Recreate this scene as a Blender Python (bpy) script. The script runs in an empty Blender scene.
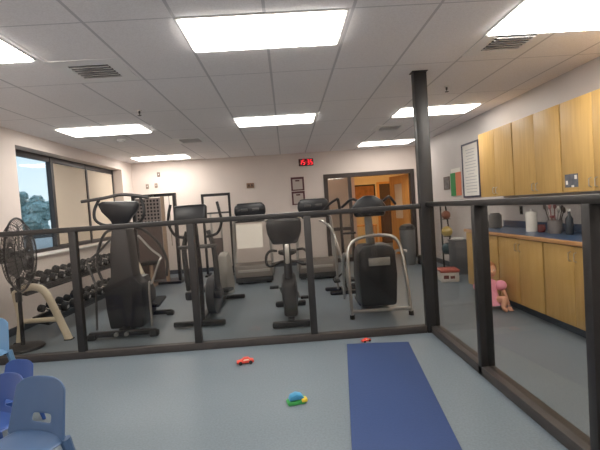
import bpy, bmesh, math, random
from mathutils import Vector, Matrix, Euler
random.seed(7)
C = bpy.context.scene.collection
PI = math.pi
def R(d): return math.radians(d)
def V(*a): return Vector(a)

# ------------------------------------------------------------------ camera
CAMH = 1.414
yaw, pitch, roll = R(1.655), R(-2.327), R(3.849)
fw = V(math.sin(yaw)*math.cos(pitch), math.cos(yaw)*math.cos(pitch), math.sin(pitch))
rt = V(math.cos(yaw), -math.sin(yaw), 0); up = rt.cross(fw)
cr, sr = math.cos(roll), math.sin(roll)
cx = rt*cr - up*sr; cy = rt*sr + up*cr; cz = -fw
cam_d = bpy.data.cameras.new('camera'); cam = bpy.data.objects.new('camera', cam_d); C.objects.link(cam)
cam.matrix_world = Matrix(((cx.x, cy.x, cz.x, 0), (cx.y, cy.y, cz.y, 0), (cx.z, cy.z, cz.z, CAMH), (0, 0, 0, 1)))
cam_d.sensor_width = 36; cam_d.lens = 36*428/600; cam_d.clip_start = 0.02; cam_d.clip_end = 400
bpy.context.scene.camera = cam
# ------------------------------------------------------------------ world
def lin(c):
    c = c/255
    return c/12.92 if c <= .04045 else ((c+.055)/1.055)**2.4
def col(r, g, b): return (lin(r), lin(g), lin(b), 1)
w = bpy.data.worlds.new('sky'); bpy.context.scene.world = w; w.use_nodes = True
nt = w.node_tree; nt.nodes.clear()
wo = nt.nodes.new('ShaderNodeOutputWorld'); bg = nt.nodes.new('ShaderNodeBackground'); ramp = nt.nodes.new('ShaderNodeValToRGB')
tc = nt.nodes.new('ShaderNodeTexCoord'); sp = nt.nodes.new('ShaderNodeSeparateXYZ')
nt.links.new(tc.outputs['Generated'], sp.inputs[0]); nt.links.new(sp.outputs[2], ramp.inputs[0])
ramp.color_ramp.elements[0].color = col(222, 232, 238); ramp.color_ramp.elements[0].position = 0
ramp.color_ramp.elements[1].color = col(188, 214, 236); ramp.color_ramp.elements[1].position = .5
nt.links.new(ramp.outputs[0], bg.inputs[0]); nt.links.new(bg.outputs[0], wo.inputs[0])
bg.inputs[1].default_value = 0.85
# ------------------------------------------------------------------ exposure
S = bpy.context.scene
S.view_settings.view_transform = 'Standard'; S.view_settings.look = 'None'
S.view_settings.exposure = 0.84; S.view_settings.gamma = 1; S.view_settings.use_curve_mapping = False
LIGHT = 9.5          # strength of the fluorescent diffusers
WARM = 9.0           # strength of the lamps in the room beyond the door
# ------------------------------------------------------------------ materials
MATS = {}
def mat(name, c, rough=.6, metal=0, var=0.0, scale=8, bump=0, spec=.5, coords='Object', stretch=None):
    if name in MATS: return MATS[name]
    m = bpy.data.materials.new(name); m.use_nodes = True; n = m.node_tree.nodes; l = m.node_tree.links
    b = n['Principled BSDF']; b.inputs['Roughness'].default_value = rough; b.inputs['Metallic'].default_value = metal
    b.inputs['Specular IOR Level'].default_value = spec
    cc = col(*c); b.inputs['Base Color'].default_value = cc
    if var or bump:
        t = n.new('ShaderNodeTexCoord'); no = n.new('ShaderNodeTexNoise'); no.inputs['Scale'].default_value = scale
        no.inputs['Detail'].default_value = 5
        src = t.outputs[coords]
        if stretch:
            mp = n.new('ShaderNodeMapping'); mp.inputs['Scale'].default_value = stretch
            l.new(src, mp.inputs[0]); src = mp.outputs[0]
        l.new(src, no.inputs['Vector'])
        if var:
            r = n.new('ShaderNodeValToRGB'); e = r.color_ramp.elements
            e[0].position = .3; e[1].position = .7
            e[0].color = tuple(max(0, x*(1-var)) for x in cc[:3])+(1,)
            e[1].color = tuple(min(1, x*(1+var)) for x in cc[:3])+(1,)
            l.new(no.outputs['Fac'], r.inputs[0]); l.new(r.outputs[0], b.inputs['Base Color'])
        if bump:
            bu = n.new('ShaderNodeBump'); bu.inputs['Strength'].default_value = bump; bu.inputs['Distance'].default_value = .01
            l.new(no.outputs['Fac'], bu.inputs['Height']); l.new(bu.outputs[0], b.inputs['Normal'])
    MATS[name] = m
    return m
def emis(name, c, s):
    if name in MATS: return MATS[name]
    m = bpy.data.materials.new(name); m.use_nodes = True; b = m.node_tree.nodes['Principled BSDF']
    b.inputs['Base Color'].default_value = col(*c); b.inputs['Emission Color'].default_value = col(*c)
    b.inputs['Emission Strength'].default_value = s
    MATS[name] = m; return m
def glassy(name, tint, ior=1.45, rough=0.02):
    m = bpy.data.materials.new(name); m.use_nodes = True; n = m.node_tree.nodes; l = m.node_tree.links; n.clear()
    o = n.new('ShaderNodeOutputMaterial'); t = n.new('ShaderNodeBsdfTransparent'); g = n.new('ShaderNodeBsdfGlossy')
    f = n.new('ShaderNodeLayerWeight'); f.inputs[0].default_value = .5; mx = n.new('ShaderNodeMixShader')
    pw = n.new('ShaderNodeMath'); pw.operation = 'POWER'; pw.inputs[1].default_value = 5; l.new(f.outputs['Facing'], pw.inputs[0])
    ma = n.new('ShaderNodeMath'); ma.operation = 'MULTIPLY_ADD'; ma.inputs[1].default_value = .5; ma.inputs[2].default_value = .025; l.new(pw.outputs[0], ma.inputs[0])
    t.inputs[0].default_value = col(*tint); g.inputs['Roughness'].default_value = rough
    l.new(ma.outputs[0], mx.inputs[0]); l.new(t.outputs[0], mx.inputs[1]); l.new(g.outputs[0], mx.inputs[2]); l.new(mx.outputs[0], o.inputs[0])
    MATS[name] = m; return m
def ceiling_mat():
    m = bpy.data.materials.new('ceiling_tiles'); m.use_nodes = True; n = m.node_tree.nodes; l = m.node_tree.links
    b = n['Principled BSDF']; b.inputs['Roughness'].default_value = .9; b.inputs['Specular IOR Level'].default_value = .2
    t = n.new('ShaderNodeTexCoord'); s = n.new('ShaderNodeSeparateXYZ'); l.new(t.outputs['Object'], s.inputs[0])
    def line(sock, off, pitch, half):
        a = n.new('ShaderNodeMath'); a.operation = 'SUBTRACT'; l.new(sock, a.inputs[0]); a.inputs[1].default_value = off-100*pitch
        q = n.new('ShaderNodeMath'); q.operation = 'PINGPONG'; l.new(a.outputs[0], q.inputs[0]); q.inputs[1].default_value = pitch/2
        k = n.new('ShaderNodeMath'); k.operation = 'LESS_THAN'; l.new(q.outputs[0], k.inputs[0]); k.inputs[1].default_value = half
        return k.outputs[0]
    a = line(s.outputs[0], GX, PX, .011); c = line(s.outputs[1], GY, PY*2, .006)
    mx = n.new('ShaderNodeMath'); mx.operation = 'MAXIMUM'; l.new(a, mx.inputs[0]); l.new(c, mx.inputs[1])
    no = n.new('ShaderNodeTexNoise'); no.inputs['Scale'].default_value = 90; no.inputs['Detail'].default_value = 3; l.new(t.outputs['Object'], no.inputs['Vector'])
    r = n.new('ShaderNodeValToRGB'); r.color_ramp.elements[0].position = .35; r.color_ramp.elements[1].position = .6
    r.color_ramp.elements[0].color = col(236, 232, 233); r.color_ramp.elements[1].color = col(244, 241, 242)
    l.new(no.outputs['Fac'], r.inputs[0])
    mc = n.new('ShaderNodeMix'); mc.data_type = 'RGBA'; l.new(mx.outputs[0], mc.inputs['Factor'])
    l.new(r.outputs[0], mc.inputs['A']); mc.inputs['B'].default_value = col(204, 201, 204)
    l.new(mc.outputs['Result'], b.inputs['Base Color'])
    bu = n.new('ShaderNodeBump'); bu.inputs['Strength'].default_value = .12; bu.inputs['Distance'].default_value = .01; bu.invert = True
    l.new(mx.outputs[0], bu.inputs['Height']); l.new(bu.outputs[0], b.inputs['Normal'])
    return m
def floor_mat():
    m = bpy.data.materials.new('speckled_vinyl'); m.use_nodes = True; n = m.node_tree.nodes; l = m.node_tree.links
    b = n['Principled BSDF']; b.inputs['Roughness'].default_value = .42; b.inputs['Specular IOR Level'].default_value = .45
    t = n.new('ShaderNodeTexCoord')
    no = n.new('ShaderNodeTexNoise'); no.inputs['Scale'].default_value = 70; no.inputs['Detail'].default_value = 6; l.new(t.outputs['Object'], no.inputs['Vector'])
    r = n.new('ShaderNodeValToRGB'); e = r.color_ramp.elements; e[0].position = .36; e[1].position = .66
    e[0].color = col(102, 113, 122); e[1].color = col(113, 124, 133)
    l.new(no.outputs['Fac'], r.inputs[0])
    n2 = n.new('ShaderNodeTexNoise'); n2.inputs['Scale'].default_value = 1.2; l.new(t.outputs['Object'], n2.inputs['Vector'])
    r2 = n.new('ShaderNodeMapRange'); r2.inputs[3].default_value = .92; r2.inputs[4].default_value = 1.06; l.new(n2.outputs['Fac'], r2.inputs[0])
    mu = n.new('ShaderNodeVectorMath'); mu.operation = 'SCALE'; l.new(r.outputs[0], mu.inputs[0]); l.new(r2.outputs[0], mu.inputs['Scale'])
    l.new(mu.outputs[0], b.inputs['Base Color'])
    return m
def wood_mat(name, c1, c2, axis=2, rough=.45):
    m = bpy.data.materials.new(name); m.use_nodes = True; n = m.node_tree.nodes; l = m.node_tree.links
    b = n['Principled BSDF']; b.inputs['Roughness'].default_value = rough
    t = n.new('ShaderNodeTexCoord'); mp = n.new('ShaderNodeMapping'); sc = [14, 14, 14]; sc[axis] = 1.0
    mp.inputs['Scale'].default_value = sc; l.new(t.outputs['Object'], mp.inputs[0])
    no = n.new('ShaderNodeTexNoise'); no.inputs['Scale'].default_value = 2.2; no.inputs['Detail'].default_value = 6; l.new(mp.outputs[0], no.inputs['Vector'])
    r = n.new('ShaderNodeValToRGB'); e = r.color_ramp.elements; e[0].position = .3; e[1].position = .7; e[0].color = col(*c1); e[1].color = col(*c2)
    l.new(no.outputs['Fac'], r.inputs[0]); l.new(r.outputs[0], b.inputs['Base Color'])
    MATS[name] = m; return m

GX, PX, GY, PY = -.665, .605, 2.945, .635
wallM = mat('wall_paint', (226, 214, 207), .75, var=.02, scale=3, bump=.03)
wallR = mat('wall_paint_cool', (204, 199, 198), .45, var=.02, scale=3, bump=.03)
black = mat('black_plastic', (44, 43, 46), .45, var=.08, scale=12)
blackm = mat('black_steel', (38, 36, 38), .38, .3)
rubber = mat('rubber', (30, 29, 30), .8, bump=.2, scale=60)
grey = mat('grey_plastic', (110, 108, 106), .45, var=.05)
dgrey = mat('dark_grey_steel', (78, 76, 76), .4, .4)
silver = mat('silver_tube', (190, 188, 184), .28, .85)
chrome = mat('chrome', (215, 215, 215), .12, 1)
cream = mat('cream_steel', (228, 216, 192), .45)
bronze = mat('bronze_fence_paint', (36, 34, 34), .42, var=.1, scale=20)
bronze2 = mat('bronze_bottom_rail', (56, 52, 51), .5, var=.1, scale=20)
frameM = mat('dark_window_frame', (62, 58, 60), .45, .3)
white = mat('white_plastic', (232, 230, 226), .5)
paper = mat('white_paper', (235, 232, 226), .8)
maple = wood_mat('maple_laminate', (192, 154, 90), (206, 169, 104))
oakedge = wood_mat('oak_edge', (190, 140, 92), (208, 160, 112), axis=1)
doorwood = wood_mat('honey_oak_door', (206, 140, 68), (226, 162, 88))
bluelam = mat('blue_laminate', (62, 84, 116), .3, var=.05, scale=30)
darkgap = mat('dark_recess', (30, 28, 30), .8)
shade = mat('roller_shade_cloth', (214, 200, 182), .85, var=.03, scale=80, bump=.1)
cyl_glass = glassy('acrylic_panel', (238, 237, 235), 1.45, .03)
win_glass = glassy('window_glass', (238, 244, 246), 1.5, .01)
blueA = mat('steel_blue_plastic', (68, 94, 130), .32, var=.04)
blueB = mat('royal_blue_plastic', (42, 74, 138), .32, var=.04)
skin = mat('skin', (224, 170, 140), .55)
pink = mat('pink_cloth', (246, 168, 192), .8, var=.08, scale=40, bump=.15)
hair = mat('light_brown_hair', (168, 112, 70), .6, var=.2, scale=60, bump=.4)
redm = mat('red_plastic', (215, 62, 45), .35)

# ------------------------------------------------------------------ mesh tools
def catmull(pts, n=6):
    pts = [Vector(p) for p in pts]
    if len(pts) < 3: return pts
    out = []; P = [2*pts[0]-pts[1]]+pts+[2*pts[-1]-pts[-2]]
    for i in range(1, len(P)-2):
        for k in range(n):
            t = k/n; a, b, c, d = P[i-1], P[i], P[i+1], P[i+2]
            out.append(.5*((2*b)+(c-a)*t+(2*a-5*b+4*c-d)*t*t+(3*b-a-3*c+d)*t**3))
    out.append(pts[-1]); return out
class MB:
    def __init__(s): s.bm = bmesh.new()
    def box(s, c, d, rot=(0, 0, 0), bev=0, seg=2):
        r = bmesh.ops.create_cube(s.bm, size=1)['verts']
        bmesh.ops.scale(s.bm, vec=d, verts=r)
        if bev:
            es = list({e for v in r for e in v.link_edges})
            g = bmesh.ops.bevel(s.bm, geom=es, offset=min(bev, min(d)*.49), segments=seg, affect='EDGES', profile=.5)
            r = list({v for v in g['verts']}|{v for v in r if v.is_valid})
        bmesh.ops.transform(s.bm, matrix=Matrix.Translation(c) @ Euler(rot).to_matrix().to_4x4(), verts=r)
        return s
    def bb(s, a, b, bev=0):
        return s.box([(a[i]+b[i])/2 for i in range(3)], [abs(b[i]-a[i]) for i in range(3)], bev=bev)
    def tube(s, pts, r, seg=10, smooth=True, closed=False):
        pts = catmull(pts) if smooth else [Vector(p) for p in pts]
        rr = r if isinstance(r, (list, tuple)) else None
        n = len(pts); rings = []; prev = None
        for i, p in enumerate(pts):
            t = (pts[min(i+1, n-1)]-pts[max(i-1, 0)]) if not closed else (pts[(i+1) % n]-pts[i-1])
            t = t.normalized()
            if prev is None:
                u = t.orthogonal().normalized()
            else:
                u = (prev-t*prev.dot(t))
                u = u.normalized() if u.length > 1e-6 else t.orthogonal().normalized()
            prev = u; v = t.cross(u)
            rad = (rr[0]+(rr[1]-rr[0])*i/(n-1)) if rr else r
            rings.append([s.bm.verts.new(p+(u*math.cos(2*PI*k/seg)+v*math.sin(2*PI*k/seg))*rad) for k in range(seg)])
        m = n if closed else n-1
        for i in range(m):
            a, b = rings[i], rings[(i+1) % n]
            for k in range(seg): s.bm.faces.new((a[k], a[(k+1) % seg], b[(k+1) % seg], b[k]))
        if not closed:
            s.bm.faces.new(rings[0][::-1]); s.bm.faces.new(rings[-1])
        return s
    def ring(s, c, rad, r, axis='y', seg=40, ts=6, sx=1, sz=1, rot=None):
        pts = []
        for k in range(seg):
            a = 2*PI*k/seg; u, v = math.cos(a)*rad*sx, math.sin(a)*rad*sz
            p = {'y': V(u, 0, v), 'x': V(0, u, v), 'z': V(u, v, 0)}[axis]
            if rot: p = Euler(rot).to_matrix() @ p
            pts.append(Vector(c)+p)
        return s.tube(pts, r, ts, smooth=False, closed=True)
    def lathe(s, prof, c=(0, 0, 0), rot=(0, 0, 0), seg=24, sc=(1, 1, 1)):
        M = Matrix.Translation(c) @ Euler(rot).to_matrix().to_4x4() @ Matrix.Diagonal((*sc, 1)); rings = []
        for (r, z) in prof:
            if r < 1e-5: rings.append([s.bm.verts.new(M @ V(0, 0, z))])
            else: rings.append([s.bm.verts.new(M @ V(r*math.cos(2*PI*k/seg), r*math.sin(2*PI*k/seg), z)) for k in range(seg)])
        for a, b in zip(rings, rings[1:]):
            for k in range(seg):
                k2 = (k+1) % seg
                if len(a) == 1 and len(b) == 1: continue
                if len(a) == 1: s.bm.faces.new((a[0], b[k2], b[k]))
                elif len(b) == 1: s.bm.faces.new((a[k], a[k2], b[0]))
                else: s.bm.faces.new((a[k], a[k2], b[k2], b[k]))
        return s
    def prism(s, poly, axis, a, b, bev=0, M=None):
        def P(u, v, t): return {'x': V(t, u, v), 'y': V(u, t, v), 'z': V(u, v, t)}[axis]
        A = [s.bm.verts.new(P(u, v, a)) for u, v in poly]; B = [s.bm.verts.new(P(u, v, b)) for u, v in poly]
        fs = [s.bm.faces.new(A), s.bm.faces.new(B[::-1])]; n = len(poly)
        for k in range(n): fs.append(s.bm.faces.new((A[k], B[k], B[(k+1) % n], A[(k+1) % n])))
        vs = A+B
        bmesh.ops.recalc_face_normals(s.bm, faces=fs)
        if bev:
            es = list({e for f in fs for e in f.edges})
            g = bmesh.ops.bevel(s.bm, geom=es, offset=bev, segments=2, affect='EDGES', profile=.5)
            vs = list({v for v in g['verts']}|{v for v in vs if v.is_valid})
        if M is not None: bmesh.ops.transform(s.bm, matrix=M, verts=vs)
        return s
    def ball(s, c, r, sc=(1, 1, 1), sub=3):
        g = bmesh.ops.create_icosphere(s.bm, subdivisions=sub, radius=r)['verts']
        bmesh.ops.transform(s.bm, matrix=Matrix.Translation(c) @ Matrix.Diagonal((*sc, 1)), verts=g); return s
    def build(s, name, m, parent=None, loc=None, rot=None, ang=35):
        bmesh.ops.recalc_face_normals(s.bm, faces=s.bm.faces)
        me = bpy.data.meshes.new(name); s.bm.to_mesh(me); s.bm.free()
        me.polygons.foreach_set('use_smooth', [True]*len(me.polygons)); me.set_sharp_from_angle(angle=R(ang))
        me.materials.append(m)
        o = bpy.data.objects.new(name, me); C.objects.link(o)
        if parent is not None: o.parent = parent
        if loc: o.location = loc
        if rot: o.rotation_euler = rot
        return o
def tag(o, label=None, cat=None, group=None, kind=None):
    if label: o['label'] = label
    if cat: o['category'] = cat
    if group: o['group'] = group
    if kind: o['kind'] = kind
    return o
def thing(name, label, cat, loc=(0, 0, 0), rz=0, group=None):
    o = bpy.data.objects.new(name, None); C.objects.link(o); o.location = loc; o.rotation_euler = (0, 0, rz); o.empty_display_size = .1
    return tag(o, label, cat, group)
KIDS = {}
def copy_tree(o, parent=None):
    c = o.copy(); C.objects.link(c); c.parent = parent
    for ch in o.children: copy_tree(ch, c)
    return c
def dup(o, label, loc, rz=None, group=None):
    c = copy_tree(o); c.location = loc
    if rz is not None: c.rotation_euler = (0, 0, rz)
    c['label'] = label
    if group: c['group'] = group
    return c
def struct(name, mb, m): return tag(mb.build(name, m), kind='structure')

# ------------------------------------------------------------------ the room
XL, XR, YB, Y0, H = -3.67, 3.27, 10.5, -2.2, 2.74
struct('floor', MB().bb((-5.0, Y0-.2, -.12), (XR+2.6, 15.3, 0)), floor_mat())
struct('ceiling', MB().bb((XL-.3, Y0-.2, H), (XR+.3, YB+.15, H+.1)), ceiling_mat())
WY0, WY1, WZ0, WZ1 = 6.05, 9.86, .985, 2.54
struct('wall_left', MB().bb((XL-.3, Y0-.2, 0), (XL, WY0, H)).bb((XL-.3, WY1, 0), (XL, YB+.15, H))
       .bb((XL-.3, WY0, 0), (XL, WY1, WZ0)).bb((XL-.3, WY0, WZ1), (XL, WY1, H)), wallM)
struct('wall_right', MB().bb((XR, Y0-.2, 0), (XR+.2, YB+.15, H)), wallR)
DX0, DX1, DZ = 1.0, 3.14, 2.13
struct('wall_back', MB().bb((XL, YB, 0), (DX0, YB+.15, H)).bb((DX0, YB, DZ), (DX1, YB+.15, H)).bb((DX1, YB, 0), (XR, YB+.15, H)), wallM)
struct('wall_front', MB().bb((XL, Y0-.2, 0), (XR, Y0, H)), wallM)
bm_ = mat('baseboard_vinyl', (70, 74, 82), .5)
struct('baseboard_left', MB().bb((XL, Y0, 0), (XL+.012, YB, .1)), bm_)
struct('baseboard_back', MB().bb((XL+.012, YB-.012, 0), (DX0-.06, YB, .1)), bm_)
struct('baseboard_right', MB().bb((XR-.012, 6.38, 0), (XR, YB-.02, .1)), bm_)
# window
wd = tag(MB().bb((-3.93, WY0, WZ0), (-3.87, WY0+.06, WZ1)).bb((-3.93, WY1-.06, WZ0), (-3.87, WY1, WZ1))
         .bb((-3.93, WY0, WZ0), (-3.87, WY1, WZ0+.055)).bb((-3.93, WY0, WZ1-.09), (-3.87, WY1, WZ1))
         .bb((-3.94, 7.27, WZ0), (-3.86, 7.35, WZ1)).bb((-3.94, 8.52, WZ0), (-3.86, 8.58, WZ1)).build('window_1', frameM), kind='structure')
for a, b in ((WY0+.06, 7.27), (7.35, 8.52), (8.58, WY1-.06)):
    MB().bb((-3.913, a, WZ0+.05), (-3.907, b, WZ1-.09)).build('window_pane', win_glass, wd)
MB().bb((XL-.2, WY0-.03, WZ0-.035), (XL+.045, WY1+.03, WZ0-.002), bev=.006).build('window_sill', white, wd)
for a, b, w_ in ((7.352, 8.518, 'over the middle window pane'), (8.582, WY1-.062, 'over the far window pane, nearest the back wall')):
    t = thing('roller_shade', 'beige roller shade pulled fully down '+w_, 'window shade', (-3.882, (a+b)/2, WZ0), group='roller shades on the window')
    h = (b-a)/2
    MB().bb((-.004, -h, .07), (.004, h, WZ1-WZ0-.105)).build('shade_cloth', shade, t)
    MB().tube([(0, -h, WZ1-WZ0-.112), (0, h, WZ1-WZ0-.112)], .012, 14, False).build('roller', shade, t)
    MB().bb((-.008, -h, .057), (.008, h, .08), bev=.004).build('bottom_bar', dgrey, t)
# the doorway and its frame with a sidelight
ds = mat('bronze_door_frame', (64, 56, 54), .45, .2)
dr = tag(MB().bb((DX0-.05, YB-.02, 0), (DX0+.05, YB+.13, DZ+.05)).bb((DX1-.05, YB-.02, 0), (DX1+.05, YB+.13, DZ+.05))
         .bb((DX0+.05, YB-.02, DZ-.05), (DX1-.05, YB+.13, DZ+.05)).bb((1.56, YB-.02, 0), (1.625, YB+.13, DZ-.05))
         .bb((DX0+.05, YB, .78), (1.56, YB+.1, .86)).bb((DX0+.05, YB, 0), (1.56, YB+.1, .1)).build('door_1', ds), kind='structure')
MB().bb((DX0+.05, YB+.05, .86), (1.56, YB+.056, DZ-.05)).bb((DX0+.05, YB+.05, .1), (1.56, YB+.056, .78)).build('sidelight_glass', win_glass, dr)
lf = thing('door_leaf', 'honey oak door with narrow glass pane standing open beyond the doorway', 'door', (DX1-.055, YB+.15, .008), R(105))
# local x runs along the leaf, hinge at the origin
MB().bb((0, -.022, 0), (.3, .022, 2.06)).bb((.7, -.022, 0), (.92, .022, 2.06)).bb((.3, -.022, 0), (.7, .022, .95)).bb((.3, -.022, 1.85), (.7, .022, 2.06)).build('door_panel', doorwood, lf)
MB().bb((.305, -.006, .955), (.695, .006, 1.845)).build('vision_pane', mat('frosted_pane', (226, 200, 170), .35), lf)
MB().tube([(.85, -.02, 1.0), (.85, -.07, 1.0), (.75, -.07, 1.0)], .009, 8, False).build('lever_handle', silver, lf)
# room beyond
WARMW = mat('far_room_paint', (226, 200, 160), .8, var=.03, scale=2)
struct('wall_far_room', MB().bb((-.6, 14.6, 0), (5.4, 14.75, H)).bb((-.75, YB+.15, 0), (-.6, 14.75, H)).bb((5.4, YB+.15, 0), (5.55, 14.75, H))
       .bb((XR+.2, YB+.0, 0), (5.55, YB+.15, H)), WARMW)
struct('ceiling_far_room', MB().bb((-.75, YB+.15, H), (5.55, 14.75, H+.1)), mat('far_ceiling', (222, 200, 170), .9))
struct('wall_partition', MB().bb((.4, 12.0, 0), (1.95, 12.12, H)), mat('pinkish_paint', (214, 190, 176), .8, var=.02))
t = thing('interior_doorway', 'dark brown door in tan frame on the far wall beyond the open doorway', 'door', (3.62, 14.56, 0))
MB().bb((-.42, 0, 0), (.42, .035, 2.03)).build('door_slab', mat('dark_brown_door', (70, 44, 30), .5), t)
MB().bb((-.5, -.02, 0), (-.42, .038, 2.1)).bb((.42, -.02, 0), (.5, .038, 2.1)).bb((-.42, -.02, 2.03), (.42, .038, 2.1)).build('door_casing', doorwood, t)
t = thing('bulletin_board', 'dark framed board on the tan wall beyond the doorway', 'board', (2.62, 14.57, 1.05))
MB().bb((-.4, 0, 0), (.4, .025, .95)).build('board_panel', mat('board_fill', (150, 96, 54), .8, var=.3, scale=6), t)
MB().bb((-.44, -.02, -.04), (-.4, .028, .99)).bb((.4, -.02, -.04), (.44, .028, .99)).bb((-.4, -.02, .95), (.4, .028, .99)).bb((-.4, -.02, -.04), (.4, .028, 0)).build('board_frame', darkgap, t)
t = thing('console_table', 'low wooden table seen through the open doorway', 'table', (2.3, 13.3, 0))
MB().bb((-.45, -.22, .7), (.45, .22, .74), bev=.006).build('table_top', doorwood, t)
for sx in (-1, 1):
    for sy in (-1, 1): MB().bb((sx*.41-.025, sy*.18-.025, 0), (sx*.41+.025, sy*.18+.025, .7)).build('leg', doorwood, t)

def ceiling_light(x, y, label, em, grp='recessed fluorescent ceiling lights', wx=1.175, wy=.6, z=H):
    t = thing('ceiling_light', label, 'ceiling light', (x, y, z), group=grp)
    a, b = wx/2, wy/2; f = .018
    MB().bb((-a, -b, -.008), (a, -b+f, .001)).bb((-a, b-f, -.008), (a, b, .001)).bb((-a, -b+f, -.008), (-a+f, b-f, .001)).bb((a-f, -b+f, -.008), (a, b-f, .001)).build('frame', white, t)
    MB().bb((-a+f, -b+f, -.02), (a-f, b-f, -.001)).build('diffuser', em, t)  # hangs below the frame so its glowing sides light the ceiling
    return t
em = emis('fluorescent_diffuser', (255, 249, 240), LIGHT)
em_raised = emis('fluorescent_diffuser_raised', (255, 249, 240), LIGHT*1.25)  # output raised to brighten the ceiling nearer the camera
em_lowered = emis('fluorescent_diffuser_lowered', (255, 247, 236), LIGHT*.62)  # output cut to darken the walls beside the far right panels
LX = {'left': -2.51, 'middle': -.075, 'right': 2.32}
for row, (ry, rd) in enumerate(((-.1, 'overhead row just behind the viewer'), (3.25, 'nearest visible row'), (6.43, 'second row'), (9.6, 'far row by the back wall'))):
    for cn in ('left', 'middle', 'right'):
        if row == 3 and cn == 'middle': continue
        lab = {('left', 1): 'bright ceiling panel light cut off at the left edge of the picture',
               ('middle', 1): 'large bright panel light at top centre, nearest overhead',
               ('right', 1): 'large bright panel light at the upper right corner above the wall cabinets',
               ('left', 2): 'panel light over the left machine near the window, second from the back wall',
               ('middle', 2): 'panel light in the middle of the ceiling over the treadmills',
               ('right', 2): 'panel light partly behind the tall corner post',
               ('left', 3): 'furthest left panel light close to the back wall',
               ('right', 3): 'furthest right panel light over the doorway'}.get((cn, row), 'panel light in the %s, %s' % (rd, cn))
        dx = {0: 0, 1: 0, 2: -.06, 3: -.2}[row] if cn == 'left' else 0
        ceiling_light(LX[cn]+dx, ry+(.12 if (row == 3 and cn == 'left') else 0), lab, em_lowered if (cn == 'right' and row >= 2) else em_raised if row < 2 else em)
emw = emis('warm_diffuser', (255, 214, 150), WARM)
ceiling_light(2.7, 12.9, 'warm panel light inside the room beyond the doorway', emw, 'warm lights beyond the doorway')
ceiling_light(4.1, 11.9, 'warm panel light beyond the doorway above the open oak door', emw, 'warm lights beyond the doorway')
ceiling_light(.9, 11.3, 'panel light behind the sidelight beyond the doorway', emis('pinkish_diffuser', (255, 226, 200), 2.2), 'warm lights beyond the doorway')

ventM = mat('vent_white', (238, 236, 236), .6)
def vent(x, y, label):
    t = thing('ceiling_vent', label, 'vent', (x, y, H), group='square ceiling air vents')
    a = .29
    MB().bb((-a, -a, -.006), (a, -a+.12, .001)).bb((-a, a-.12, -.006), (a, a, .001)).bb((-a, -a+.12, -.006), (-a+.12, a-.12, .001)).bb((a-.12, -a+.12, -.006), (a, a-.12, .001)).build('vent_plate', ventM, t)
    MB().bb((-a+.12, -a+.12, -.002), (a-.12, a-.12, .001)).build('vent_throat', mat('throat_grey', (70, 70, 74), .8), t)
    for k in range(6):
        MB().box((0, -a+.155+k*.054, -.008), (2*a-.24, .003, .026), (R(-40), 0, 0)).build('louvre', ventM, t)
vent(-1.6, 3.9, 'square air vent in the ceiling at upper left, nearest')
vent(2.04, 3.76, 'square air vent beside the upper right ceiling light')
vent(-1.62, 7.75, 'square air vent between the two far left ceiling lights')
vent(1.95, 7.7, 'small looking air vent behind the tall corner post')
def sprinkler(x, y, label):
    t = thing('sprinkler_head', label, 'sprinkler', (x, y, H), group='ceiling sprinkler heads')
    MB().lathe([(0, -.002), (.035, -.002), (.03, -.012), (0, -.014)]).build('escutcheon', white, t)
    MB().lathe([(0, -.012), (.012, -.014), (.012, -.04), (.004, -.05), (.004, -.065), (.022, -.066), (.022, -.07), (0, -.071)]).build('nozzle', dgrey, t)
sprinkler(-1.72, 5.36, 'sprinkler head on the ceiling left of the middle panel lights')
sprinkler(2.0, 5.1, 'sprinkler head on the ceiling right of the tall corner post')
t = thing('smoke_detector', 'round white smoke detector on the ceiling near the window', 'smoke detector', (-2.66, 7.25, H))
MB().lathe([(0, .001), (.07, .001), (.07, -.02), (.05, -.045), (0, -.05)]).build('housing', white, t)
MB().lathe([(.052, -.03), (.06, -.03), (.06, -.036), (.05, -.037)]).build('grille', grey, t)

# ------------------------------------------------------------------ outdoors
gr = struct('ground_outside', MB().bb((-120, -30, -.5), (-5.0, 160, -.3)), mat('asphalt_and_grass', (120, 128, 122), .9, var=.2, scale=.3))
leafM = mat('hazed_tree_leaves', (150, 170, 168), .8, var=.35, scale=3)  # pale because atmospheric haze is painted into the leaf colour
barkM = mat('bark', (80, 66, 56), .9, bump=.4, scale=20)
TL = ['broad green tree outside, at the left side of the open window pane', 'taller rounded tree outside, middle of the open window pane',
      'bushy tree outside, right of the tallest tree in the open window pane', 'green tree outside close to the window mullion', 'lower tree outside by the right edge of the open pane']
for i, (x, y, h, wd_) in enumerate(((-40.6, 60, 5.9, 2.6), (-42.6, 69, 7.6, 3.2), (-35.2, 61.5, 6.2, 2.8), (-37.2, 71, 7.0, 3.2), (-48.5, 70, 6.6, 3.0))):
    t = thing('tree', TL[i], 'tree', (x, y, -.3), group='trees outside the window')
    MB().tube([(0, 0, 0), (.1, .05, h*.4), (0, 0, h*.7)], (.22, .08), 8).build('trunk', barkM, t)
    b = MB(); rn = random.Random(i)
    for k in range(26):
        a = rn.uniform(0, 2*PI); q = rn.uniform(0, .5)*wd_*.9; z = h*rn.uniform(.16, .86)
        b.ball((q*math.cos(a), q*math.sin(a), z), rn.uniform(.5, 1.1), (1, 1, .8), 3)
    for v in b.bm.verts: v.co += Vector((rn.uniform(-1, 1), rn.uniform(-1, 1), rn.uniform(-1, 1)))*.2
    b.build('crown', leafM, t, ang=20)
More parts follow.
